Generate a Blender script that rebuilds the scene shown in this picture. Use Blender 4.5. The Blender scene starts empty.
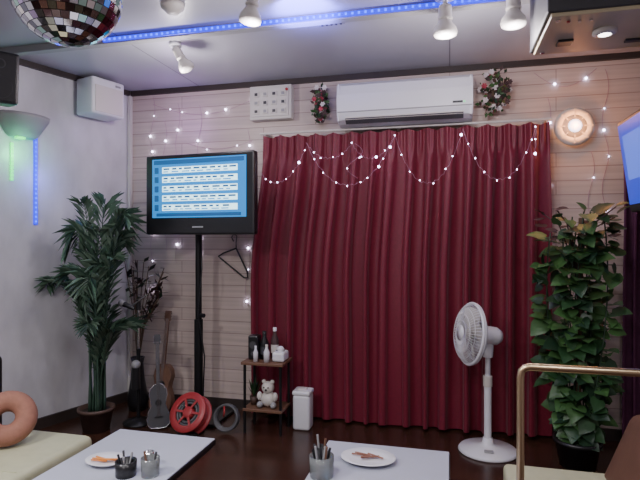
import bpy, bmesh, math, random
from mathutils import Vector, Matrix, Euler
random.seed(7)
R=random.random
def U(a,b): return a+(b-a)*random.random()
FZ=0.07; CZ=2.44

# ---------------- materials ----------------
def mat(name,col,rough=0.6,metal=0.0,emit=None,es=0.0,var=0.0,vscale=20,bump=0.0,trans=0.0,sheen=0.0,stretch=None):
    m=bpy.data.materials.new(name); m.use_nodes=True
    nt=m.node_tree; b=nt.nodes['Principled BSDF']
    b.inputs['Base Color'].default_value=(*col,1); b.inputs['Roughness'].default_value=rough
    b.inputs['Metallic'].default_value=metal
    if trans: b.inputs['Transmission Weight'].default_value=trans
    if sheen: b.inputs['Sheen Weight'].default_value=sheen
    if emit: b.inputs['Emission Color'].default_value=(*emit,1); b.inputs['Emission Strength'].default_value=es
    if var or bump:
        tc=nt.nodes.new('ShaderNodeTexCoord'); n=nt.nodes.new('ShaderNodeTexNoise'); n.inputs['Scale'].default_value=vscale
        n.inputs['Detail'].default_value=5
        src=tc.outputs['Object']
        if stretch:
            mp=nt.nodes.new('ShaderNodeMapping'); mp.inputs['Scale'].default_value=stretch
            nt.links.new(src,mp.inputs[0]); src=mp.outputs[0]
        nt.links.new(src,n.inputs['Vector'])
        if var:
            cr=nt.nodes.new('ShaderNodeValToRGB')
            cr.color_ramp.elements[0].position=.3; cr.color_ramp.elements[1].position=.7
            cr.color_ramp.elements[0].color=(*[c*(1-var) for c in col],1)
            cr.color_ramp.elements[1].color=(*[min(1,c*(1+var)) for c in col],1)
            nt.links.new(n.outputs['Fac'],cr.inputs[0]); nt.links.new(cr.outputs[0],b.inputs['Base Color'])
        if bump:
            bp=nt.nodes.new('ShaderNodeBump'); bp.inputs['Strength'].default_value=bump; bp.inputs['Distance'].default_value=.01
            nt.links.new(n.outputs['Fac'],bp.inputs['Height']); nt.links.new(bp.outputs[0],b.inputs['Normal'])
    return m
def brickmat(name,c1,c2,mortar,bw,rh,ms,rough,plane,grain=None,bump=.4,off=.5):
    m=bpy.data.materials.new(name); m.use_nodes=True; nt=m.node_tree; b=nt.nodes['Principled BSDF']
    N=nt.nodes.new; L=nt.links.new
    tc=N('ShaderNodeTexCoord'); sp=N('ShaderNodeSeparateXYZ'); cb=N('ShaderNodeCombineXYZ'); L(tc.outputs['Object'],sp.inputs[0])
    L(sp.outputs[plane[0]],cb.inputs[0]); L(sp.outputs[plane[1]],cb.inputs[1])
    br=N('ShaderNodeTexBrick'); br.inputs['Scale'].default_value=1; br.inputs['Brick Width'].default_value=bw
    br.inputs['Row Height'].default_value=rh; br.inputs['Mortar Size'].default_value=ms; br.offset=off
    br.inputs['Color1'].default_value=(*c1,1); br.inputs['Color2'].default_value=(*c2,1); br.inputs['Mortar'].default_value=(*mortar,1)
    L(cb.outputs[0],br.inputs['Vector'])
    mp=N('ShaderNodeMapping'); mp.inputs['Scale'].default_value=grain or (2,30,1); L(cb.outputs[0],mp.inputs[0])
    n=N('ShaderNodeTexNoise'); n.inputs['Scale'].default_value=1; n.inputs['Detail'].default_value=6; L(mp.outputs[0],n.inputs['Vector'])
    mr=N('ShaderNodeMapRange'); mr.inputs['From Min'].default_value=.3; mr.inputs['From Max'].default_value=.7
    mr.inputs['To Min'].default_value=.87; mr.inputs['To Max'].default_value=1.08; L(n.outputs['Fac'],mr.inputs[0])
    mx=N('ShaderNodeVectorMath'); mx.operation='SCALE'; L(br.outputs['Color'],mx.inputs[0]); L(mr.outputs[0],mx.inputs['Scale'])
    L(mx.outputs[0],b.inputs['Base Color']); b.inputs['Roughness'].default_value=rough
    bp=N('ShaderNodeBump'); bp.invert=True; bp.inputs['Strength'].default_value=bump; bp.inputs['Distance'].default_value=.004
    L(br.outputs['Fac'],bp.inputs['Height']); L(bp.outputs[0],b.inputs['Normal'])
    return m

M_wall=brickmat('panel_wood',(.56,.46,.41),(.51,.42,.375),(.33,.25,.225),1.3,.088,.0028,.42,(0,2),(1.5,45,1),.25)
M_floor=brickmat('dark_floor',(.06,.025,.016),(.04,.017,.011),(.012,.007,.006),.9,.11,.002,.25,(0,1),(3,40,1),.15)
M_lwall=mat('left_wallpaper',(.58,.57,.60),.34,var=.18,vscale=2.2,bump=.15,stretch=(6,1.2,1.0))
M_ceil=brickmat('ceiling_panels',(.40,.40,.45),(.38,.38,.43),(.16,.15,.18),1.8,.9,.004,.35,(0,1),(1,1,1),.2,0)
M_plain=mat('plain_plaster',(.33,.29,.30),.7,var=.05)
M_trim=mat('dark_trim',(.035,.025,.022),.5)
M_red=mat('crimson_fabric',(.155,.005,.022),.52,var=.10,vscale=60,bump=.1,sheen=.1)
M_purp=mat('purple_fabric',(.09,.015,.06),.7,var=.1,vscale=50)
M_white=mat('white_plastic',(.70,.70,.74),.35)
M_white2=mat('offwhite_plastic',(.60,.57,.53),.45)
M_wire=mat('fairy_wire',(.38,.20,.28),.4)
M_grey=mat('grey_plastic',(.3,.3,.31),.5)
M_dgrey=mat('dark_slot',(.05,.05,.055),.6)
M_black=mat('black_plastic',(.012,.012,.014),.3)
M_blackm=mat('black_metal',(.02,.02,.022),.4,.6)
M_chrome=mat('chrome',(.7,.7,.72),.2,1)
M_brass=mat('brass',(.55,.42,.26),.3,1)
M_beige=mat('beige_metal',(.50,.43,.28),.45,var=.08,vscale=8)
M_leaf=[mat('leaf_a',(.022,.065,.022),.42,var=.3,vscale=12),mat('leaf_b',(.045,.115,.032),.42,var=.3,vscale=12),mat('leaf_c',(.014,.042,.018),.45,var=.3,vscale=12)]
M_palm=[mat('palm_a',(.075,.14,.09),.5,var=.3,vscale=12),mat('palm_b',(.035,.075,.05),.5,var=.3,vscale=12),mat('palm_c',(.13,.20,.14),.5,var=.3)]
M_stem=mat('stem_brown',(.10,.06,.035),.7)
M_terra=mat('pot_brown',(.08,.045,.035),.6,var=.2)
M_soil=mat('soil',(.03,.02,.015),.9,bump=.6,vscale=60)
M_table=mat('table_laminate',(.46,.48,.56),.3,var=.03,vscale=5)
M_cream=mat('cream_vinyl',(.50,.50,.33),.5,var=.05,bump=.1)
M_brownv=mat('brown_vinyl',(.12,.06,.04),.45,var=.1,bump=.1)
M_donut=mat('salmon_fabric',(.28,.125,.085),.8,var=.1,vscale=40,bump=.2)
M_redp=mat('red_plastic',(.33,.03,.035),.4)
M_cable=mat('cable_grey',(.08,.08,.085),.5)
M_wood=mat('wood_brown',(.15,.075,.045),.5,var=.2,stretch=(8,8,1))
M_glass=mat('clear_glass',(.8,.85,.85),.08,trans=.85)
M_fred=mat('petal_red',(.38,.04,.07),.6); M_fwhite=mat('petal_white',(.65,.6,.6),.6); M_fdark=mat('petal_dark',(.06,.03,.03),.7)
M_orange=mat('orange_food',(.7,.25,.05),.5)
E_bulb=mat('fairy_emit',(1,1,1),.5,emit=(.72,.68,1),es=20)
E_blue=mat('led_blue',(.02,.03,.5),.4,emit=(.004,.05,1),es=5)
E_blued=mat('led_blue_strip',(.005,.005,.25),.4,emit=(.002,.006,1),es=2.0)
E_green=mat('led_green',(.05,.5,.1),.4,emit=(.02,1,.2),es=2.2)
E_scr=mat('screen_blue',(.01,.1,.3),.3,emit=(.010,.19,.50),es=1.5)
E_scrw=mat('screen_white',(.5,.6,.6),.3,emit=(.50,.88,1),es=2.4)
E_scrt=mat('screen_text',(.02,.08,.2),.3,emit=(.01,.09,.28),es=.7)
E_scr2=mat('screen_deepblue',(.02,.05,.4),.3,emit=(.02,.05,.55),es=1.0)
E_scr3=mat('screen_violet',(.02,.05,.4),.3,emit=(.12,.22,.9),es=1.0)
E_warm=mat('lamp_warm',(1,.8,.6),.4,emit=(1,.45,.16),es=6)
E_lens=mat('lamp_lens',(.6,.6,.7),.3,emit=(.70,.75,1),es=4)
E_cool=mat('lamp_cool',(1,1,1),.4,emit=(1,.95,.9),es=8)
M_ball=[mat('mirror_%d'%i,c,.08,1) for i,c in enumerate([(.85,.85,.9),(.45,.43,.5),(.5,.4,.6),(.2,.2,.24),(.45,.7,.6),(.95,.9,.85)])]  # tile tints imitate purple, green and white reflections

# ---------------- builder ----------------
class B:
    def __init__(s): s.v=[];s.f=[];s.m=[];s.s=[];s.mats=[];s.M=Matrix.Identity(4)
    def add(s,vs,fs,mt,smooth=False,M=None):
        if mt not in s.mats: s.mats.append(mt)
        k=s.mats.index(mt); o=len(s.v); MM=s.M@M if M else s.M
        s.v+= [MM@Vector(p) for p in vs]
        for f in fs: s.f.append([o+i for i in f]); s.m.append(k); s.s.append(smooth)
    def box(s,c,size,mt,rot=(0,0,0),bev=0,seg=2):
        bm=bmesh.new(); bmesh.ops.create_cube(bm,size=1)
        for v in bm.verts: v.co=Vector((v.co.x*size[0],v.co.y*size[1],v.co.z*size[2]))
        if bev: bmesh.ops.bevel(bm,geom=bm.edges[:],offset=bev,segments=seg,affect='EDGES',profile=.5)
        bm.verts.index_update()
        s.add([v.co.copy() for v in bm.verts],[[v.index for v in f.verts] for f in bm.faces],mt,bev>0.012,Matrix.Translation(c)@Euler(rot).to_matrix().to_4x4())
        bm.free()
    def cyl(s,p1,p2,r1,mt,r2=None,n=16):
        p1=Vector(p1);p2=Vector(p2);r2=r1 if r2 is None else r2
        d=p2-p1; q=d.to_track_quat('Z','Y').to_matrix().to_4x4(); L=d.length
        vs=[];fs=[]
        for i in range(n):
            a=2*math.pi*i/n; vs.append((r1*math.cos(a),r1*math.sin(a),0)); vs.append((r2*math.cos(a),r2*math.sin(a),L))
        for i in range(n): j=(i+1)%n; fs.append([2*i,2*j,2*j+1,2*i+1])
        s.add(vs,fs,mt,True,Matrix.Translation(p1)@q)
        s.add(vs,[[2*i for i in range(n)][::-1],[2*i+1 for i in range(n)]],mt,False,Matrix.Translation(p1)@q)
    def lathe(s,c,prof,mt,n=28,rot=(0,0,0),sc=(1,1,1)):
        vs=[];fs=[]
        for r,z in prof:
            for i in range(n):
                a=2*math.pi*i/n; vs.append((r*math.cos(a)*sc[0],r*math.sin(a)*sc[1],z*sc[2]))
        for k in range(len(prof)-1):
            for i in range(n):
                j=(i+1)%n; fs.append([k*n+i,k*n+j,(k+1)*n+j,(k+1)*n+i])
        s.add(vs,fs,mt,True,Matrix.Translation(c)@Euler(rot).to_matrix().to_4x4())
    def sph(s,c,r,mt,sc=(1,1,1),n=12,rot=(0,0,0)):
        s.lathe(c,[(r*math.sin(math.pi*k/n)+1e-5,-r*math.cos(math.pi*k/n)) for k in range(n+1)],mt,max(8,int(n*1.5)),rot,sc)
    def tube(s,pts,r,mt,n=8,closed=False):
        pts=[Vector(p) for p in pts]; N=len(pts); vs=[];fs=[]
        rr=r if isinstance(r,list) else [r]*N
        t0=(pts[1]-pts[0]).normalized(); up=Vector((0,0,1)) if abs(t0.z)<.9 else Vector((1,0,0))
        nrm=t0.cross(up).normalized()
        for k in range(N):
            if closed: t=pts[(k+1)%N]-pts[k-1]
            else: t=pts[min(k+1,N-1)]-pts[max(k-1,0)]
            t.normalize(); nrm=(nrm-t*nrm.dot(t)).normalized(); bn=t.cross(nrm)
            for i in range(n):
                a=2*math.pi*i/n; vs.append(pts[k]+(nrm*math.cos(a)+bn*math.sin(a))*rr[k])
        for k in range(N if closed else N-1):
            for i in range(n):
                j=(i+1)%n; k2=(k+1)%N; fs.append([k*n+i,k*n+j,k2*n+j,k2*n+i])
        if not closed: fs.append(list(range(n))[::-1]); fs.append([(N-1)*n+i for i in range(n)])
        s.add(vs,fs,mt,True)
    def ring(s,c,RR,r,mt,M=None,n=32,k=6,arc=2*math.pi):
        M=M or Matrix.Identity(4); cl=arc>6.28
        cnt=n if cl else n+1
        pts=[(M@Vector((RR*math.cos(arc*i/n),RR*math.sin(arc*i/n),0)))+Vector(c) for i in range(cnt)]
        s.tube(pts,r,mt,k,cl)
    def done(s,name,fix=True):
        xs=[p.x for p in s.v];ys=[p.y for p in s.v];zs=[p.z for p in s.v]
        o=Vector(((min(xs)+max(xs))/2,(min(ys)+max(ys))/2,min(zs))) if fix else Vector((0,0,0))
        me=bpy.data.meshes.new(name); me.from_pydata([p-o for p in s.v],[],s.f)
        for m_ in s.mats: me.materials.append(m_)
        for i,p in enumerate(me.polygons): p.material_index=s.m[i]; p.use_smooth=s.s[i]
        me.update()
        bm=bmesh.new(); bm.from_mesh(me); bmesh.ops.recalc_face_normals(bm,faces=bm.faces[:]); bm.to_mesh(me); bm.free()
        ob=bpy.data.objects.new(name,me); ob.location=o; bpy.context.scene.collection.objects.link(ob); return ob

def wallx(y): return -2.39+.302*y   # left wall line

# ---------------- room shell ----------------
YB=-5.0
b=B(); b.box((-1.4,.05,1.2),(5.6,.1,2.7),M_wall); b.done('wall_back',False)
b=B(); xa,xb=wallx(0),wallx(YB)
b.add([(xa,0,0),(xb,YB,0),(xb,YB,2.5),(xa,0,2.5),(xa-.1,0,0),(xb-.1,YB,0),(xb-.1,YB,2.5),(xa-.1,0,2.5)],
      [[0,1,2,3],[4,7,6,5],[0,4,5,1],[3,2,6,7],[1,5,6,2],[0,3,7,4]],M_lwall); b.done('wall_left',False)
b=B(); b.box((1.30,YB/2,1.2),(.1,-YB+.2,2.7),M_plain); b.done('wall_right',False)
b=B(); b.box((-1.3,YB-.05,1.2),(5.4,.1,2.7),M_plain); b.done('wall_front',False)
b=B(); b.box((-1.3,YB/2,FZ-.05),(5.6,-YB+.3,.1),M_floor); b.done('floor',False)
b=B(); b.box((-1.3,YB/2,CZ+.05),(5.6,-YB+.3,.1),M_ceil); b.done('ceiling',False)
b=B(); b.box((-.57,-.012,CZ-.018),(3.6,.024,.036),M_trim); b.done('trim_1',False)
b=B(); L=Vector((xb-xa,YB)).length; ang=math.atan2(YB,xb-xa)
b.box(((xa+xb)/2+.012,YB/2,CZ-.018),(L-.05,.024,.036),M_trim,(0,0,ang)); b.done('trim_2',False)
b=B(); b.box((-.57,-.008,FZ+.035),(3.6,.016,.07),M_trim); b.done('baseboard_back',False)
b=B(); b.box(((xa+xb)/2+.01,YB/2,FZ+.035),(L-.05,.016,.07),M_trim,(0,0,ang)); b.done('baseboard_left',False)
b=B(); b.box((xa+.012,-.02,1.25),(.024,.03,2.3),M_white2); b.done('trim_3',False)

# ceiling beam with LED strip
b=B(); b.box((-.75,-.975,CZ-.02),(3.9,.05,.04),M_grey,bev=.003); b.done('trim_4',False)
b=B(); b.box((-.71,-1.006,CZ-.022),(2.34,.010,.022),E_blued)
for i in range(72):
    b.box((-1.87+i*2.32/71,-1.013,CZ-.022),(.010,.006,.011),E_blue)
b.done('led_strip_light')
def onwall(y,off): 
    n=Vector((.957,-.289)); return (wallx(y)+n.x*off, y+n.y*off)
wa=math.atan2(-.957,-.289)
b=B(); x,y=onwall(-.716,.007); b.box((x,y,1.68),(.022,.010,.56),E_blued,(0,0,wa))
for i in range(18):
    x,y=onwall(-.716,.014); b.box((x,y,1.42+i*.030),(.010,.006,.010),E_blue,(0,0,wa))
x,y=onwall(-.86,.007)
for i in range(10): b.box((x,y,1.68+i*.024),(.016,.008,.018),E_green,(0,0,wa))
b.done('led_strip_light')

# ---------------- curtains ----------------
def curtain(xl_top,xl_bot,xr,z0,z1,y0,folds,amp,mt,seed):
    rnd=random.Random(seed); nx=folds*20; nz=44
    ph=[rnd.uniform(-.7,.7) for _ in range(folds+2)]; am=[rnd.uniform(.65,1.15) for _ in range(folds+2)]
    sub=[rnd.uniform(0,.25) for _ in range(folds+2)]
    vs=[];fs=[]
    for k in range(nz+1):
        t=k/nz; z=z1+(z0-z1)*t
        fl=min(1,t/.55); fl=fl*fl*(3-2*fl)
        xl=xl_top+(xl_bot-xl_top)*fl
        for i in range(nx+1):
            s=i/nx; fi=s*folds; j=int(fi); g=fi-j; g=g*g*(3-2*g)
            x=xl+(xr-xl)*s
            mixf=lambda A:A[j]*(1-g)+A[min(j+1,folds)]*g
            pp=mixf(ph); aa=mixf(am); sb=mixf(sub)
            a=2*math.pi*fi+pp*(.3+t*1.3)
            w=math.sin(a)*(1-sb)+sb*math.sin(2*a+pp*3)
            env=.55+.45*min(1,t*3)
            if t<.07: w=w*.7+.35*math.sin(3*2*math.pi*fi)
            y=y0-amp*aa*env*w-.006*math.sin(fi*1.3+t*5)
            x+=(.012*math.cos(a)-.010*math.sin(2*a))*min(1,t*3)
            zz=z+(.008*math.cos(2*math.pi*fi) if k==0 else 0)-(.012*math.sin(s*math.pi)*t)
            if k==nz: zz+=.006*math.sin(a)
            vs.append((x,y,zz))
    for k in range(nz):
        for i in range(nx):
            a=k*(nx+1)+i; fs.append([a,a+1,a+nx+2,a+nx+1])
    b=B(); b.add(vs,fs,mt,True)
    return b
b=curtain(-1.262,-1.36,.592,FZ+.03,2.015,-.12,15,.050,M_red,3)
b.done('red_curtain')
b=B(); b.cyl((-1.29,-.10,2.042),(.61,-.10,2.042),.008,M_white2)
for xx in (-1.25,-.33,.58): b.box((xx,-.05,2.042),(.02,.10,.016),M_white2)
b.done('curtain_rail')
b=curtain(1.0,.99,1.22,FZ+.03,1.9,-.10,4,.028,M_purp,5); b.done('purple_curtain')

# ---------------- air conditioner ----------------
b=B(); 
prof=[(-.002,2.325),(-.19,2.325),(-.225,2.30),(-.235,2.24),(-.232,2.12),(-.215,2.08),(-.17,2.06),(-.10,2.052),(-.002,2.06)]
x0,x1=-.712,.138; n=len(prof)
vs=[(x0,p[0],p[1]) for p in prof]+[(x1,p[0],p[1]) for p in prof]
fs=[[i,(i+1)%n,n+(i+1)%n,n+i] for i in range(n)]+[list(range(n)),[n+i for i in range(n)][::-1]]
b.add(vs,fs,M_white)
b.box(((x0+x1)/2,-.2365,2.128),(.84,.004,.006),M_grey)
b.box(((x0+x1)/2,-.212,2.072),(.74,.045,.008),M_dgrey,(math.radians(-35),0,0))
b.box(((x0+x1)/2,-.222,2.088),(.74,.008,.024),M_white2,(math.radians(-30),0,0),.002)
for s_ in (x0+.012,x1-.012): b.box((s_,-.12,2.19),(.012,.225,.24),M_white,bev=.003)
b.box((x1-.09,-.237,2.15),(.06,.003,.012),M_dgrey)
b.sph((x1-.05,-.237,2.15),.004,E_green)
b.done('air_conditioner')

# control box
b=B(); b.box((-1.226,-.035,2.27),(.31,.07,.24),M_white2,bev=.008)
b.box((-1.226,-.074,2.27),(.27,.012,.20),M_white2,bev=.003)
for i in range(4):
    for j in range(3):
        b.box((-1.325+i*.066,-.083,2.205+j*.06),(.042,.010,.036),M_white2,bev=.003)
        b.box((-1.325+i*.066,-.089,2.205+j*.06),(.022,.006,.020),M_grey if (i+j)%2 else M_dgrey,bev=.002)
b.cyl((-1.10,-.082,2.35),(-1.10,-.09,2.35),.010,M_redp)
b.done('switch_panel')

# ---------------- flower bunches ----------------
def bunch(c,w,h,name,n=90):
    b=B()
    for i in range(n):
        a=U(0,6.28); r=math.sqrt(R()); p=Vector((c[0]+w/2*r*math.cos(a),c[1]-U(.0,.09),c[2]+h/2*r*math.sin(a)))
        d=Vector((U(-1,1),U(-1,-.1),U(-.8,1))).normalized()
        k=R()
        if k<.72:
            L=U(.03,.05); s_=d.cross(Vector((0,1,.2))).normalized()*L*.25
            b.add([p,p+d*L*.5+s_,p+d*L,p+d*L*.5-s_],[[0,1,2,3]],random.choice([M_leaf[1],M_leaf[2],M_fdark]))
        else:
            mt=M_fred if k<.80 else (M_fwhite if k<.88 else M_fdark)
            for q in range(6):
                t=q*1.047; e=(Vector((math.cos(t),-.35,math.sin(t)))*.020); f=Vector((math.cos(t+.5),-.2,math.sin(t+.5)))*.014; g=Vector((math.cos(t-.5),-.2,math.sin(t-.5)))*.014
                b.add([p,p+f,p+e,p+g],[[0,1,2,3]],mt)
    for i in range(9): b.tube([(c[0]+U(-.02,.02),c[1]+.0,c[2]),(c[0]+U(-w/2,w/2)*.9,c[1]-U(0,.06),c[2]+U(-h/2,h/2)*1.1)],.002,M_stem,5)
    b.box((c[0],c[1]+.005,c[2]),(.05,.04,.06),M_stem,bev=.005)
    b.done(name)
bunch((-.862,-.035,2.23),.13,.26,'dried_flower_bouquet',110)
bunch((.275,-.035,2.23),.19,.29,'dried_flower_bouquet.001',160)

# ---------------- television on stand ----------------
b=B(); ang=math.radians(5)
b.M=Matrix.Translation((-1.585,-.42,1.60))@Matrix.Rotation(-ang,4,'Z')
W,H=.81,.53
b.box((0,0,0),(W,.06,H),M_black,bev=.012)
b.box((0,.045,-.02),(W*.7,.05,H*.6),M_black,bev=.01)
sw,sh=.70,.39; sz=.042
b.box((0,-.0315,sz),(sw,.004,sh),E_scr)
b.box((0,-.0345,sz+sh/2-.022),(sw*.96,.002,.028),E_scrt)
for i in range(5):
    zz=sz+sh/2-.075-i*.062
    b.box((.01,-.0345,zz),(sw*.80,.002,.040),E_scrw)
    b.box((-sw*.45,-.0345,zz),(.03,.002,.040),E_scrt)
    for dz,hh in ((.008,.011),(-.010,.007)):
        x_=-.26
        while x_<.24:
            l=U(.02,.06); b.box((x_+l/2,-.0362,zz+dz),(l,.0015,hh),E_scr if dz<0 else E_scrt); x_+=l+U(.012,.03)
b.box((0,-.0345,sz-sh/2+.02),(sw*.9,.002,.02),E_scrt)
b.box((0,-.033,-.215),(.08,.003,.010),M_grey)
b.M=Matrix.Identity(4)
px,py=-1.69,-.24
b.cyl((px,py,FZ+.02),(px,py,1.62),.022,M_blackm); b.cyl((px,py,FZ+.02),(px,py,.75),.030,M_blackm)
b.box((px+.05,-.31,1.60),(.12,.16,.06),M_blackm); b.box((px+.08,-.365,1.60),(.30,.02,.25),M_blackm)
b.box((px,py-.0,FZ+.011),(.40,.34,.022),M_black,bev=.008)
b.cyl((px,py,FZ+.02),(px,py,FZ+.06),.05,M_blackm)
b.cyl((px+.0,py,.78),(px+.05,py-.02,.78),.015,M_black)
b.tube([(px+.02,py,1.3),(px+.05,py-.05,1.1),(px+.01,py-.03,.8),(px+.06,py-.03,.5),(px+.03,py,.12)],.005,M_black)
b.done('television_on_stand')

# coat hanger
b=B(); cx,cz=-1.50,1.13; yy=-.03
b.tube([(cx-.02,yy,cz+.16),(cx-.035,yy,cz+.19),(cx-.02,yy,cz+.215),(cx+.005,yy,cz+.20),(cx,yy,cz+.15),(cx,yy,cz+.11)],.004,M_black)
b.tube([(cx,yy,cz+.11),(cx-.10,yy,cz+.075),(cx-.14,yy,cz+.05),(cx-.12,yy,cz+.035),(cx+.06,yy,cz-.10),(cx+.09,yy,cz-.10),(cx+.085,yy,cz-.06),(cx,yy,cz+.11)],.006,M_black)
b.cyl((cx-.015,0,cz+.21),(cx-.015,-.045,cz+.21),.006,M_chrome)
b.done('clothes_hanger')

# ---------------- palm plant ----------------
b=B(); pc=Vector((-2.22,-.62,FZ))
b.lathe(pc,[(.001,0),(.080,0),(.105,.13),(.115,.13),(.115,.15),(.10,.15),(.095,.12),(.001,.12)],M_terra)
b.lathe(pc,[(.001,.125),(.096,.125)],M_soil)
def clampw(p):
    p=p.copy()
    if p.y>-.03: p.y=-.03
    lim=wallx(p.y)+.03
    if p.x<lim: p.x=lim
    if p.z<FZ+.01: p.z=FZ+.01
    return p
def frond(base,az,out,top,droop,nl,ll,width=.015):
    P=[]
    dirh=Vector((math.cos(az),math.sin(az),0))
    for k in range(25):
        t=k/24; P.append(base+dirh*(out*(t**1.6))+Vector((0,0,top*(math.sin(t*math.pi*.5*(1+droop))))))
    P=[clampw(p) for p in P]
    b.tube(P,[.007*(1-.8*k/24) for k in range(25)],M_palm[1],6)
    side=dirh.cross(Vector((0,0,1)))
    for k in range(nl):
        t=.34+.66*k/(nl-1); i=min(23,int(t*24)); f=t*24-i
        p=P[i]*(1-f)+P[min(24,i+1)]*f; tg=(P[min(24,i+1)]-P[max(0,i-1)]).normalized()
        L=ll*(max(.2,math.sin((t-.28)/.80*math.pi))**.6)
        for sg in (-1,1):
            d=(side*sg*.6+tg*1.0+Vector((0,0,U(-.2,.15)))).normalized()
            w=d.cross(Vector((0,0,1))).normalized()*width+Vector((0,0,.004))
            m_=clampw(p+d*L*.45+Vector((0,0,.006))); e=clampw(p+d*L-Vector((0,0,L*.22)))
            q1=clampw(m_+w); q2=clampw(m_-w)
            b.add([p,q1,e,q2],[[0,1,2],[0,2,3]],random.choice(M_palm))
rs=random.Random(11)
for i in range(26):
    az=i*2.4+rs.uniform(-.2,.2)
    out=rs.uniform(.08,.42)
    if math.cos(az)>.2: out=min(out,.20)
    if math.sin(az)>.4: out=min(out,.18)
    frond(pc+Vector((rs.uniform(-.04,.04),rs.uniform(-.04,.04),.12)),az,out,rs.uniform(.5,1.2) if i%3 else rs.uniform(1.16,1.38),rs.uniform(-.1,.32),17,rs.uniform(.15,.23))
b.done('potted_palm')

# dark leaved plant in tall vase
b=B(); c=Vector((-2.20,-.19,FZ))
b.lathe(c,[(.001,0),(.06,0),(.075,.08),(.05,.22),(.04,.34),(.05,.38),(.042,.38),(.033,.34)],M_black)
for i in range(22):
    top=c+Vector((U(-.09,.22),U(-.05,.08),U(.72,1.08))); 
    P=[c+Vector((0,0,.3)),c+Vector((0,0,.55))+(top-c-Vector((0,0,.6)))*.3,top]
    b.tube(P,.003,M_stem,5)
    for q in range(6):
        p=top-(top-P[1])*q*.1; d=Vector((U(-1,1),U(-1,.6)*.5,U(-.3,.7))).normalized(); L=U(.05,.10); w=d.cross(Vector((.2,.3,1))).normalized()*L*.2
        b.add([p,p+d*L*.5+w,p+d*L,p+d*L*.5-w],[[0,1,2],[0,2,3]],random.choice([M_fdark,M_leaf[2],M_black]))
b.done('dried_plant_in_vase')

# mic stand
b=B(); c=Vector((-2.03,-.44,FZ))
b.lathe(c,[(.001,0),(.10,0),(.10,.012),(.03,.025),(.014,.04),(.001,.04)],M_blackm)
b.cyl(c+Vector((0,0,.03)),c+Vector((0,0,.8)),.009,M_chrome); b.cyl(c+Vector((0,0,.03)),c+Vector((0,0,.5)),.013,M_blackm)
b.cyl(c+Vector((0,0,.76)),c+Vector((0,0,.83)),.016,M_black)
b.cyl(c+Vector((.06,.0,.86)),c+Vector((-.06,-.02,.77)),.007,M_chrome)
b.cyl(c+Vector((-.02,-.02,.77)),c+Vector((-.09,-.03,.80)),.012,M_black,.019); b.sph(c+Vector((-.105,-.03,.807)),.026,M_grey)
b.cyl(c+Vector((0,-.03,.24)),c+Vector((0,-.03,.38)),.03,M_black,.025); b.sph(c+Vector((0,-.03,.40)),.03,M_grey)
b.done('microphone_stand')

# leaning instruments
def instr(loc,lean,tilt,yaw,body,edge,neck,sc,name):
    b=B(); b.M=Matrix.Translation(loc)@Matrix.Rotation(math.radians(lean),4,'X')@Matrix.Rotation(math.radians(tilt),4,'Y')@Matrix.Rotation(math.radians(yaw),4,'Z')@Matrix.Scale(sc,4)
    prof=[(0.,.0),(.055,.003),(.085,.03),(.092,.07),(.078,.13),(.056,.18),(.062,.22),(.072,.26),(.062,.31),(.03,.345),(.0,.35)]
    out=[(x,z) for x,z in prof]+[(-x,z) for x,z in prof[-2:0:-1]]; n=len(out)
    vs=[(x,-.03,z) for x,z in out]+[(x,.03,z) for x,z in out]
    b.add(vs,[list(range(n)),[n+i for i in range(n)][::-1]],body)
    b.add(vs,[[i,(i+1)%n,n+(i+1)%n,n+i] for i in range(n)],body,True)
    b.tube([(x,-.03,z) for x,z in out],.004,edge,6,True)
    b.box((0,-.028,.50),(.03,.018,.36),neck,bev=.003); b.box((0,-.025,.71),(.05,.018,.08),neck,bev=.005)
    for q in range(3):
        for sx in (-.032,.032): b.cyl((sx*.7,-.025,.685+q*.022),(sx,-.025,.685+q*.022),.004,M_chrome,n=6)
    b.cyl((0,-.028,.20),(0,-.0325,.20),.026,M_black); b.box((0,-.034,.09),(.06,.010,.012),M_black)
    for q in range(4): b.cyl((-.009+q*.006,-.040,.09),(-.009+q*.006,-.039,.69),.001,M_chrome,n=5)
    b.done(name)
instr((-2.00,-.205,FZ+.006),-10,0,0,M_wood,M_brownv,M_brownv,.95,'ukulele')
instr((-1.84,-.50,FZ+.006),-8,-6,30,M_dgrey,M_chrome,M_dgrey,.80,'mini_guitar')

# cable reel
b=B(); b.M=Matrix.Translation((-1.600,-.52,FZ+.122))@Matrix.Rotation(math.radians(-8),4,'Z')@Matrix.Rotation(math.radians(58),4,'X')
for z_ in (-.040,.040):
    b.lathe((0,0,z_),[(.085,-.004),(.125,-.006),(.128,0),(.125,.006),(.085,.004)],M_redp,36)
b.lathe((0,0,0),[(.025,-.050),(.035,-.045),(.035,.045),(.025,.050),(.001,.050)],M_redp)
b.lathe((0,0,0),[(.001,-.050),(.025,-.050)],M_black)
for i in range(5):
    for k in range(3): b.ring((0,0,-.030+i*.015),.060+k*.018,.0085,M_redp if k==2 else M_cable,n=28)
for z_ in (-.043,.043):
    for q in range(6):
        a=q*1.047; b.box((math.cos(a)*.058,math.sin(a)*.058,z_),(.07,.014,.007),M_redp,(0,0,a))
b.M=Matrix.Identity(4)
b.box((-1.600,-.52,FZ+.010),(.13,.13,.02),M_black,bev=.004)
b.done('cable_reel')
b=B()
for i in range(7): b.ring((-1.380,-.48+.012*i*.4,FZ+.100+U(-.004,.004)),.078-.004*(i%3),.008,M_cable,Matrix.Rotation(math.radians(76+i),4,'X'),n=30)
b.tube([(-1.38,-.50,FZ+.18),(-1.37,-.52,FZ+.15),(-1.38,-.51,FZ+.12)],.006,M_redp)
b.done('coiled_cable')

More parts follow.
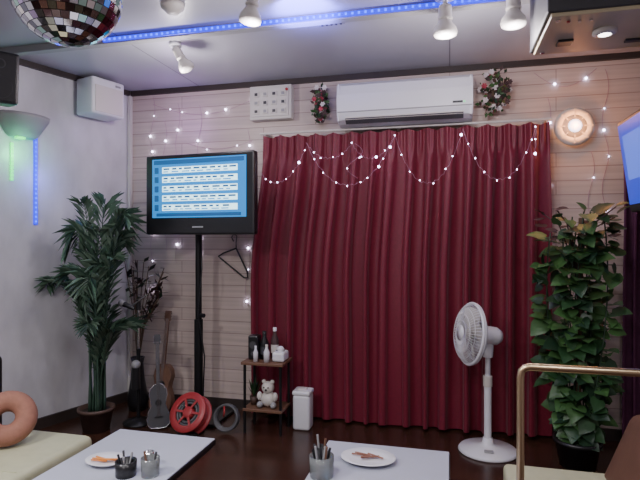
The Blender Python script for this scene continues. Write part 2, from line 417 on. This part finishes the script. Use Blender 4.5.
# ---------------- side shelf ----------------
b=B(); cx,cy=-1.150,-.345
b.box((cx,cy,.515),(.28,.21,.018),M_wood,bev=.003); b.box((cx,cy,.22),(.26,.20,.018),M_wood,bev=.003)
for sx in (-.12,.12):
    for sy in (-.085,.085): b.cyl((cx+sx,cy+sy,FZ),(cx+sx,cy+sy,.51),.009,M_blackm)
b.done('side_table')
b=B(); b.box((cx-.085,cy,.604),(.07,.07,.155),M_black,bev=.01); b.cyl((cx-.085,cy-.035,.62),(cx-.085,cy-.037,.62),.024,M_dgrey)
b.cyl((cx-.085,cy-.035,.565),(cx-.085,cy-.037,.565),.014,M_dgrey); b.done('desktop_speaker')
def bottle(x,y,z,r,h,mt,name,cap=M_black,lab=None):
    b=B(); b.lathe((x,y,z),[(.001,0),(r,0),(r*1.04,h*.58),(r*.5,h*.78),(r*.42,h*.9)],mt,18)
    b.lathe((x,y,z),[(r*.5,h*.88),(r*.5,h),(.001,h)],cap,14)
    if lab: b.lathe((x,y,z),[(r*1.05,h*.18),(r*1.07,h*.45)],lab,18)
    b.done(name)
bottle(cx-.022,cy+.01,.526,.027,.18,M_black,'bottle',M_black,M_dgrey)
bottle(cx+.036,cy+.05,.526,.025,.20,M_fdark,'bottle.001',M_white,M_white2)
bottle(cx+.022,cy-.07,.526,.018,.11,M_white,'bottle.002',M_white2)
bottle(cx-.05,cy-.075,.526,.015,.10,M_white,'bottle.003',M_white)
b=B(); b.box((cx+.095,cy-.01,.557),(.08,.11,.06),M_white,bev=.012); b.box((cx+.095,cy-.01,.588),(.05,.02,.01),M_dgrey)
b.lathe((cx+.095,cy-.01,.587),[(.02,0),(.026,.015),(.012,.03),(.001,.022)],M_white,8); b.done('tissue_box')
b=B(); p=Vector((cx+.02,cy-.03,.231))
b.sph(p+Vector((0,0,.05)),.05,M_white2,(1,.9,1)); b.sph(p+Vector((0,-.01,.125)),.04,M_white2)
for sx in (-1,1):
    b.sph(p+Vector((sx*.028,-.005,.16)),.014,M_white2); b.sph(p+Vector((sx*.045,-.035,.02)),.02,M_grey,(1,1.3,1)); b.sph(p+Vector((sx*.052,-.02,.07)),.018,M_white2,(1,1,1.6)); b.sph(p+Vector((sx*.014,-.046,.132)),.005,M_black)
b.sph(p+Vector((0,-.05,.118)),.007,M_black); b.done('plush_bear')
b=B(); p=Vector((cx-.09,cy,.231)); b.lathe(p,[(.001,0),(.02,0),(.028,.05),(.023,.05),(.02,.045),(.001,.045)],M_terra)
for i in range(26):
    d=Vector((U(-1,1)*.5,U(-1,1)*.5,U(.7,1.5))).normalized(); L=U(.07,.15); w=d.cross(Vector((0,0,1))).normalized()*.008; q=p+Vector((0,0,.045)); b.add([q,q+d*L*.5+w,q+d*L,q+d*L*.5-w],[[0,1,2],[0,2,3]],random.choice(M_leaf))
b.done('small_potted_plant')
b=B(); c=(-.93,-.265,FZ)
b.box((c[0],c[1],FZ+.115),(.115,.11,.23),M_white,bev=.02,seg=4); b.box((c[0],c[1],FZ+.24),(.12,.115,.03),M_white,bev=.01); b.box((c[0],c[1],FZ+.258),(.06,.05,.012),M_white2,bev=.004)
b.done('waste_bin')

# ---------------- pedestal fan ----------------
b=B(); fx,fy=.215,-.365
b.lathe((fx,fy,FZ),[(.001,0),(.160,0),(.168,.008),(.160,.02),(.06,.034),(.032,.05),(.028,.08),(.001,.08)],M_white,40)
b.cyl((fx,fy,FZ+.05),(fx,fy,FZ+.40),.021,M_white); b.cyl((fx,fy,FZ+.38),(fx,fy,FZ+.44),.026,M_white2); b.cyl((fx,fy,FZ+.42),(fx,fy,.66),.015,M_white)
b.box((fx,fy-.165*.55,FZ+.034),(.05,.03,.01),M_grey,bev=.003)
b.cyl((fx,fy,.62),(fx,fy,.72),.028,M_white,.036)
d=Vector((-.92,-.37,.12)).normalized(); hc=Vector((fx,fy,.745))+d*.11
q=Matrix.Translation(hc)@d.to_track_quat('Z','Y').to_matrix().to_4x4(); b.M=q
b.lathe((0,0,-.12),[(.001,-.07),(.035,-.068),(.052,-.04),(.055,.02),(.05,.06),(.03,.075),(.001,.075)],M_white)
b.cyl((0,0,-.05),(0,0,.02),.010,M_grey)
b.lathe((0,0,0),[(.001,.03),(.022,.028),(.028,.01),(.028,-.02),(.001,-.02)],M_white2)
b.ring((0,0,0),.175,.009,M_white,n=48); b.ring((0,0,-.012),.173,.008,M_white,n=48)
for k,(rr,zz) in enumerate([(.145,.036),(.11,.05),(.07,.056)]):
    b.ring((0,0,zz),rr,.0018,M_white,n=40,k=5); b.ring((0,0,-zz),rr,.0018,M_white,n=40,k=5)
for i in range(56):
    a=i*2*math.pi/56; ca,sa=math.cos(a),math.sin(a)
    for sg in (1,-1): b.tube([(ca*.04,sa*.04,sg*.058),(ca*.11,sa*.11,sg*.05),(ca*.155,sa*.155,sg*.03),(ca*.175,sa*.175,0)],.0016,M_white,5)
b.lathe((0,0,.055),[(.045,0),(.045,.006),(.001,.010)],M_white)
b.lathe((0,0,-.06),[(.06,0),(.06,-.006),(.001,-.01)],M_white)
for i in range(5):
    a0=i*2*math.pi/5; vs=[];fs=[]
    for j in range(7):
        r=.024+j*.0212
        w0=.35+.25*math.sin(j/6*math.pi)
        for k in range(5):
            t=k/4-.5; a=a0+t*w0*1.9+j*.06; vs.append((r*math.cos(a),r*math.sin(a),t*.045))
    for j in range(6):
        for k in range(4): c_=j*5+k; fs.append([c_,c_+1,c_+6,c_+5])
    b.add(vs,fs,M_white2,True)
b.done('pedestal_fan')

# ---------------- climbing plant right ----------------
b=B(); pc=Vector((.675,-.45,FZ))
b.lathe(pc,[(.001,0),(.09,0),(.115,.13),(.125,.13),(.125,.15),(.11,.15),(.10,.12),(.001,.12)],M_black); b.lathe(pc,[(.001,.12),(.10,.12)],M_soil)
b.cyl(pc+Vector((0,0,.1)),pc+Vector((.02,0,1.35)),.014,M_stem)
def leaf(p,d,up,L,mt):
    s_=d.cross(up).normalized(); u=s_.cross(d).normalized()
    o=[(0,0,0),(-.12,.30,.03),(.15,.46,.06),(.45,.42,.05),(.75,.22,0),(1,0,-.12),(.75,-.22,0),(.45,-.42,.05),(.15,-.46,.06),(-.12,-.30,.03)]
    vs=[p+d*(a*L)+s_*(w*L)+u*(h*L) for a,w,h in o]; vs.append(p+d*.45*L-u*.03*L)
    b.add(vs,[[10,i,(i+1)%10] for i in range(10)],mt,True)
for v in range(13):
    a=v*2.4; r=U(.03,.125); top=U(.85,1.28) if v%3 else 1.15; P=[]
    tw=U(1.6,2.0)
    for k in range(18):
        t=k/17; aa=a+t*tw; P.append(pc+Vector((math.cos(aa)*r*(1+.4*t)*min(1,t*4+.2),math.sin(aa)*r*.8*min(1,t*4+.2),.12+t*top)))
    b.tube(P,.004,M_leaf[2],5)
    for k in range(17):
        for q in range(2):
            if R()<.18: continue
            p=P[k]+(P[k+1]-P[k])*R(); h=p-pc; h.z=0; h=h.normalized() if h.length>.01 else Vector((0,-1,0))
            d=(h*.6+Vector((U(-.9,.9),U(-.9,.5),U(-.8,.3)))).normalized(); L=U(.055,.115)
            p2=p+h*.025; b.tube([p,p2],.002,M_leaf[1],4); leaf(p2,d,Vector((U(-.3,.3),U(-1,-.2),.8)),L,random.choice(M_leaf+[M_leaf[1]]))
for i in range(8):
    e=pc+Vector((U(-.18,.22),U(-.1,.1),U(1.32,1.44))); b.tube([pc+Vector((0,0,1.05)),(pc+Vector((0,0,1.25))+e)/2,e],.004,M_fdark if i%2 else M_stem,5)
    for q in range(5): leaf(e-Vector((0,0,.04*q)),Vector((U(-1,1),U(-1,1),.2)).normalized(),Vector((0,-.5,1)),U(.04,.08),random.choice(M_leaf+[M_fdark,M_fdark]))
b.done('potted_climbing_plant')

# ---------------- wall lamp ----------------
b=B(); M0=Matrix.Translation((.745,0,2.0))@Matrix.Rotation(math.radians(90),4,'X'); b.M=M0
b.lathe((0,0,0),[(.001,0),(.09,0),(.09,.025)],M_white,40)
b.lathe((0,0,0),[(.085,.012),(.098,.018),(.085,.026)],E_warm,40)
b.lathe((0,0,0),[(.09,.028),(.112,.030),(.118,.045),(.106,.062),(.085,.066),(.07,.058)],M_white2,40)
b.lathe((0,0,.058),[(.072,0),(.05,.012),(.001,.018)],M_grey,32)
b.lathe((0,0,.070),[(.040,.0),(.032,.014),(.001,.020)],E_lens,24)
for q in range(8):
    a=q*math.pi/4; b.box((math.cos(a)*.08,math.sin(a)*.08,.066),(.05,.006,.006),M_white2,(0,0,a))
b.done('wall_lamp')
# ---------------- ceiling lamps ----------------
def spot(x,y,tilt,sc=1,drop=.05):
    b=B(); b.lathe((x,y,CZ-.02),[(.001,.02),(.04*sc,.02),(.045*sc,0),(.001,0)],M_white)
    b.cyl((x,y,CZ-.02),(x,y,CZ-drop-.01),.012,M_white)
    b.M=Matrix.Translation((x,y,CZ-drop))@Euler(tilt).to_matrix().to_4x4()
    b.lathe((0,0,0),[(.001,.005),(.028*sc,.0),(.031*sc,-.02),(.031*sc,-.055),(.034*sc,-.058),(.034*sc,-.066),(.028*sc,-.07)],M_white2)
    b.lathe((0,0,0),[(.026*sc,-.068),(.034*sc,-.085),(.050*sc,-.105),(.056*sc,-.125),(.052*sc,-.138),(.030*sc,-.146),(.001,-.149)],M_white2); b.done('ceiling_spotlight')
spot(-.02,-1.05,(0,0,0)); spot(.275,-1.09,(0,0,0)); spot(-.83,-1.40,(0,.15,0),.9); spot(-1.54,-.82,(.2,-.5,0),.8,.03)
b=B(); b.lathe((-1.30,-1.27,CZ),[(.001,-.045),(.03,-.043),(.04,-.03),(.055,-.02),(.058,0),(.001,0)],M_white2); b.done('smoke_detector')
b=B(); b.box((-.60,-.90,CZ-.006),(.14,.06,.012),M_grey,bev=.003)
for q in range(5): b.box((-.65+q*.025,-.90,CZ-.013),(.010,.05,.004),M_dgrey)
b.done('ceiling_vent')

# disco ball
b=B(); c=Vector((-1.07,-2.26,2.015)); r=.152; nl=22
for k in range(nl):
    t0=math.pi*k/nl; t1=math.pi*(k+1)/nl; n=max(5,int(2*nl*math.sin((t0+t1)/2)))
    for i in range(n):
        a0=2*math.pi*(i+.04)/n; a1=2*math.pi*(i+.96)/n; g=.006
        f=lambda t,a,rr=r:(c.x+rr*math.sin(t)*math.cos(a),c.y+rr*math.sin(t)*math.sin(a),c.z+rr*math.cos(t))
        b.add([f(t0+g,a0),f(t1-g,a0),f(t1-g,a1),f(t0+g,a1)],[[0,1,2,3]],random.choice(M_ball))
b.sph(c,r*.985,M_black,n=20)
b.cyl(c+Vector((0,0,r*.96)),c+Vector((0,0,r+.03)),.03,M_chrome); b.cyl(c+Vector((0,0,r)),(c.x,c.y,CZ-.08),.006,M_chrome)
b.cyl((c.x,c.y,CZ-.08),(c.x,c.y,CZ),.05,M_black)
b.done('disco_ball')

# ceiling unit top right
b=B(); b.box((.63,-1.225,2.29),(.55,.45,.28),M_dgrey,bev=.006)
b.box((.63,-1.225,2.146),(.52,.42,.02),M_beige,bev=.004)
b.box((.63,-1.448,2.30),(.53,.012,.20),M_beige,bev=.003)
b.lathe((.60,-1.25,2.136),[(.045,0),(.045,-.012),(.03,-.018),(.001,-.018)],M_white2); b.lathe((.60,-1.25,2.118),[(.024,0),(.001,-.006)],E_cool)
for xx in (.40,.86):
    for yy in (-1.40,-1.05): b.cyl((xx,yy,2.137),(xx,yy,2.131),.010,M_chrome)
b.box((.47,-1.16,2.132),(.06,.06,.012),M_black,bev=.003); b.box((.76,-1.12,2.132),(.10,.03,.010),M_black,bev=.003)
for i in range(3): b.cyl((.44+i*.04,-1.38,2.137),(.44+i*.04,-1.38,2.130),.006,M_redp if i==0 else M_chrome)
b.done('ceiling_speaker_cabinet')

# right tv
b=B(); b.M=Matrix.Translation((.885,-.96,1.67))@Matrix.Rotation(math.radians(-90),4,'Z')@Matrix.Rotation(math.radians(8),4,'X')
b.box((0,0,0),(.74,.05,.46),M_black,bev=.01); b.box((0,-.027,.01),(.70,.004,.40),E_scr2); b.box((-.18,-.030,.04),(.24,.002,.22),E_scr3); b.box((.12,-.030,-.05),(.25,.002,.03),E_scr3)
b.M=Matrix.Identity(4); b.box((1.07,-.96,1.67),(.34,.05,.05),M_blackm); b.box((1.24,-.96,1.67),(.02,.15,.25),M_blackm); b.box((.925,-.96,1.67),(.03,.2,.2),M_blackm)
b.done('television')

# left speakers
b=B(); b.M=Matrix.Translation((-2.375,-.37,2.285))@Matrix.Rotation(math.radians(-16.8),4,'Z')
b.box((0,0,0),(.18,.26,.25),M_white,bev=.015); b.box((.092,0,-.02),(.006,.22,.18),M_white2,bev=.002)
b.box((-.10,0,0),(.03,.12,.15),M_white2); b.box((.096,.07,.09),(.004,.04,.012),M_grey); b.M=Matrix.Identity(4); b.done('wall_speaker')
b=B(); b.M=Matrix.Translation((-2.37,-1.24,2.17))@Matrix.Rotation(math.radians(-35),4,'Z')@Matrix.Rotation(math.radians(8),4,'Y')
b.box((0,0,0),(.20,.18,.27),M_black,bev=.012); b.box((.102,0,0),(.005,.15,.24),M_black,bev=.002)
b.lathe((.106,0,-.05),[(.06,0),(.045,-.01),(.001,-.012)],M_dgrey,rot=(0,math.radians(90),0)); b.lathe((.106,0,.07),[(.025,0),(.001,-.006)],M_dgrey,rot=(0,math.radians(90),0))
b.M=Matrix.Identity(4); b.cyl((-2.44,-1.2,2.17),(wallx(-1.1),-1.1,2.17),.015,M_blackm); b.box((wallx(-1.1)+.01,-1.1,2.17),(.02,.1,.12),M_blackm,(0,0,math.radians(-16.8))); b.done('wall_speaker.001')
# sconce
b=B(); x,y=onwall(-.80,0); b.M=Matrix.Translation((x,y,2.03))@Matrix.Rotation(math.radians(-16.8),4,'Z')
vs=[];prof=[(.08,-.085),(.10,-.07),(.17,.035),(.175,.055),(.165,.055),(.095,-.06)]
n=20
for rx,z in prof:
    for i in range(n+1):
        a=-math.pi/2+math.pi*i/n; vs.append((rx*.75*math.cos(a),rx*math.sin(a),z))
fs=[[k*(n+1)+i,k*(n+1)+i+1,(k+1)*(n+1)+i+1,(k+1)*(n+1)+i] for k in range(len(prof)-1) for i in range(n)]
b.add(vs,fs,M_grey,True); b.add([vs[i] for i in range(n+1)],[list(range(n+1))],M_grey)
b.box((.005,0,-.01),(.01,.2,.10),M_white2); b.box((.04,-.03,-.092),(.03,.05,.012),E_green)
b.done('wall_sconce')

# ---------------- string lights ----------------
b=B()
def string(pts,sp,big=.2):
    pts=[Vector(p) for p in pts]; b.tube(pts,.0013,M_wire,5); acc=0; nxt=sp*U(.6,1.3)
    for k in range(len(pts)-1):
        d=(pts[k+1]-pts[k]).length; acc+=d
        if acc>nxt: acc=0; nxt=sp*U(.6,1.4); p=pts[k+1]+Vector((0,-.006,U(-.012,.008))); b.sph(p,.0078 if R()<big else .0036,E_bulb,n=6)
def swag(a,c,dip,n=40,pw=2.2):
    out=[]
    for k in range(n+1):
        t=k/n; u=2*t-1
        out.append((a[0]+(c[0]-a[0])*t,-.192+.004*math.sin(k),a[1]+(c[1]-a[1])*t-dip*(1-abs(u)**pw)+.006*math.sin(k*1.9)))
    return out
string(swag((-1.25,1.76),(-.93,1.92),.14),.07)
string(swag((-.93,1.95),(-.34,1.97),.30),.085)
string(swag((-.34,1.97),(.08,1.99),.32),.085)
string(swag((.08,1.99),(.50,1.97),.31),.085)
string(swag((-.93,1.95),(-.62,1.93),.10),.10)
string(swag((-.62,1.93),(-.34,1.97),.12),.10)
string([(-.60+.05*math.sin(k*.35),-.192,1.93-.012*k) for k in range(20)],.09)
string([(.50+.004*math.sin(k),-.192,1.97-.012*k) for k in range(16)],.07)
def wallstr(x,z0,z1,sp=.12):
    n=int((z0-z1)/.02); string([(x+.018*math.sin(k*.3),-.008,z0-k*.02) for k in range(n)],sp,.6)
wallstr(-2.19,2.40,.9,.16); wallstr(-1.98,2.33,1.1,.18); wallstr(-2.09,2.20,1.2,.18); wallstr(-1.80,2.3,1.0,.2); wallstr(-1.42,2.1,.8,.16)
wallstr(.93,2.35,1.0,.22); wallstr(.60,2.2,1.2,.2); wallstr(.85,1.85,1.3,.2)
string([(-2.19+.05*k,-.008,2.33-.10*math.sin(k/17*math.pi)) for k in range(17)],.16,.5)
string([(-1.9+.04*k,-.008,2.02-.05*math.sin(k/13*math.pi)) for k in range(14)],.16,.4)
string([(.52+.03*k,-.008,2.36-.10*math.sin(k/12*math.pi)) for k in range(13)],.16,.4)
b.done('fairy_lights')

# ---------------- tables ----------------
def table(x0,x1,yb,yf,name):
    b=B(); cx=(x0+x1)/2; cy=(yb+yf)/2; h=.5
    b.box((cx,cy,h-.014),(x1-x0,abs(yb-yf),.026),M_black,bev=.006); b.box((cx,cy,h-.001),(x1-x0-.008,abs(yb-yf)-.008,.006),M_table,bev=.002)
    for yy in (yb-.22,yf+.22):
        b.cyl((cx,yy,FZ+.02),(cx,yy,h-.03),.028,M_blackm); b.box((cx,yy,FZ+.012),(.34,.07,.024),M_blackm,bev=.006); b.box((cx,yy,h-.035),(.28,.06,.018),M_blackm)
    b.done(name)
table(-1.355,-.912,-1.605,-2.70,'low_table'); table(-.472,.002,-1.513,-2.60,'low_table.001')
T=.5025
def plate(x,y,r,name,mt):
    b=B(); b.lathe((x,y,T),[(.001,0),(r*.6,0),(r*.7,.006),(r,.016),(r*.98,.018),(r*.66,.009),(.001,.006)],M_white,36,sc=(1,.8,1))
    for i in range(5): b.box((x+U(-.03,.03),y+U(-.015,.015),T+.013+i*.002),(U(.05,.08),.006,.004),mt,(0,0,U(-.5,.5)),.001)
    b.done(name)
plate(-1.19,-1.92,.075,'plate',M_orange); plate(-.285,-1.675,.10,'plate.001',M_donut)
def holder(x,y,name,mt,r=.035,h=.07,pens=6):
    b=B(); b.lathe((x,y,T),[(.001,0),(r,0),(r*1.05,h),(r*.93,h),(r*.9,.006),(.001,.006)],mt,20)
    for i in range(pens):
        a=i*6.28/max(1,pens); b.cyl((x+math.cos(a)*r*.3,y+math.sin(a)*r*.3,T+.01),(x+math.cos(a)*r*.75,y+math.sin(a)*r*.75,T+h+U(.01,.04)),.004,random.choice([M_black,M_dgrey,M_grey,M_wood]),n=8)
    b.done(name)
holder(-1.065,-1.985,'cutlery_holder',M_black,.034,.05,5); holder(-.985,-1.965,'glass_tumbler',M_glass,.030,.06,2); holder(-.42,-1.83,'pen_holder',M_glass,.04,.07,9)
holder(-1.03,-1.90,'pepper_shaker',M_chrome,.016,.05,0); holder(-.445,-1.73,'sauce_cup',M_black,.02,.06,2)

# ---------------- seats ----------------
b=B(); b.box((-1.80,-2.35,.40),(.56,1.6,.085),M_cream,bev=.03,seg=4); b.box((-1.80,-2.35,.215),(.52,1.56,.29),M_black,bev=.01)
b.box((-2.07,-2.35,.42),(.12,1.62,.70),M_black,bev=.03,seg=4)
for q in (-1.95,-2.35,-2.75): b.box((-1.80,q,.443),(.5,.006,.004),M_cream)
b.done('bench_sofa')
b=B(); b.ring((-1.80,-1.74,.445+.108),.072,.043,M_donut,Matrix.Rotation(math.radians(40),4,'Z')@Matrix.Rotation(math.radians(58),4,'X'),n=40,k=16); b.done('donut_cushion')
b=B(); b.box((.40,-1.62,.400),(.40,.42,.08),M_cream,bev=.02,seg=4); b.box((.40,-1.62,.22),(.36,.38,.29),M_brownv,bev=.01)
b.box((.620,-1.62,.45),(.13,.42,.46),M_brownv,(0,math.radians(22),0),.045,4); b.done('armchair')

# ---------------- brass rail ----------------
b=B(); yy=-2.005; zz=.95
b.tube([(.19,yy,FZ),(.19,yy,.5),(.19,yy,zz-.03),(.193,yy,zz-.012),(.202,yy,zz-.003),(.215,yy,zz),(.6,yy,zz),(1.25,yy,zz)],.0105,M_brass,12)
b.cyl((.9,yy,FZ),(.9,yy,zz),.0105,M_brass)
for xx in (.19,.9): b.lathe((xx,yy,FZ),[(.04,0),(.04,.006),(.016,.012),(.014,.03)],M_brass)
b.lathe((1.25,yy,zz),[(.04,0),(.04,-.006),(.015,-.012)],M_brass,rot=(0,math.radians(90),0))
b.done('brass_handrail')

# ---------------- lighting ----------------
def light(kind,loc,e,col,size=.1,rot=(0,0,0),spot=None,name='lamp_light'):
    l=bpy.data.lights.new(name,kind); l.energy=e; l.color=col
    if kind=='AREA': l.shape='DISK'; l.size=size
    else: l.shadow_soft_size=size
    if kind=='SPOT': l.spot_size=spot; l.spot_blend=.6
    o=bpy.data.objects.new(name,l); o.location=loc; o.rotation_euler=rot; bpy.context.scene.collection.objects.link(o)
for i,(x,y,e) in enumerate([(-1.9,-3.3,46),(-.7,-2.9,18),(.5,-3.3,14),(-.7,-4.3,24)]):  # added fill lamps with fixtures, out of view, to light the curtain
    b=B(); b.lathe((x,y,CZ),[(.001,0),(.16,0),(.17,-.02),(.15,-.05)],M_white); b.lathe((x,y,CZ-.05),[(.15,0),(.10,-.03),(.001,-.04)],E_cool); b.done('added_fill_fixture')
    light('AREA',(x,y,CZ-.10),e,(.97,.93,.96),.28,name='added_fill_lamp')
for (x,y,e) in [(-.02,-1.05,11),(.275,-1.09,8),(-.83,-1.40,9),(-1.54,-.82,11)]:
    light('POINT',(x,y,CZ-.26),e,(1,.91,.96),.04,name='spot_lamp')
light('POINT',(.745,-.12,2.0),3.2,(1,.36,.10),.03,name='wall_lamp_light')
x,y=onwall(-.84,.09); light('POINT',(x,y,1.84),1.3,(.1,1,.4),.03,name='green_light')
x,y=onwall(-.716,.08); light('POINT',(x,y,1.7),1.6,(.15,.15,1),.1,name='blue_light')
light('AREA',(-.7,-1.06,CZ-.05),6,(.16,.16,1),.3,(math.radians(160),0,0),name='blue_ceiling_light')
light('POINT',(-1.9,-.25,2.15),1.8,(.6,.28,1),.08,name='fairy_glow_light')
light('POINT',(-1.5,-.6,1.6),.7,(.2,.6,1),.2,name='screen_glow_light')

w=bpy.data.worlds.new('World'); bpy.context.scene.world=w; w.use_nodes=True
w.node_tree.nodes['Background'].inputs[0].default_value=(.25,.22,.3,1); w.node_tree.nodes['Background'].inputs[1].default_value=.3

cam=bpy.data.cameras.new('Camera'); cam.lens=29.25; cam.sensor_width=36; cam.clip_start=.02
co=bpy.data.objects.new('Camera',cam); co.location=(0,-3.537,1.3); co.rotation_euler=(math.radians(90),0,math.radians(14))
bpy.context.scene.collection.objects.link(co); bpy.context.scene.camera=co
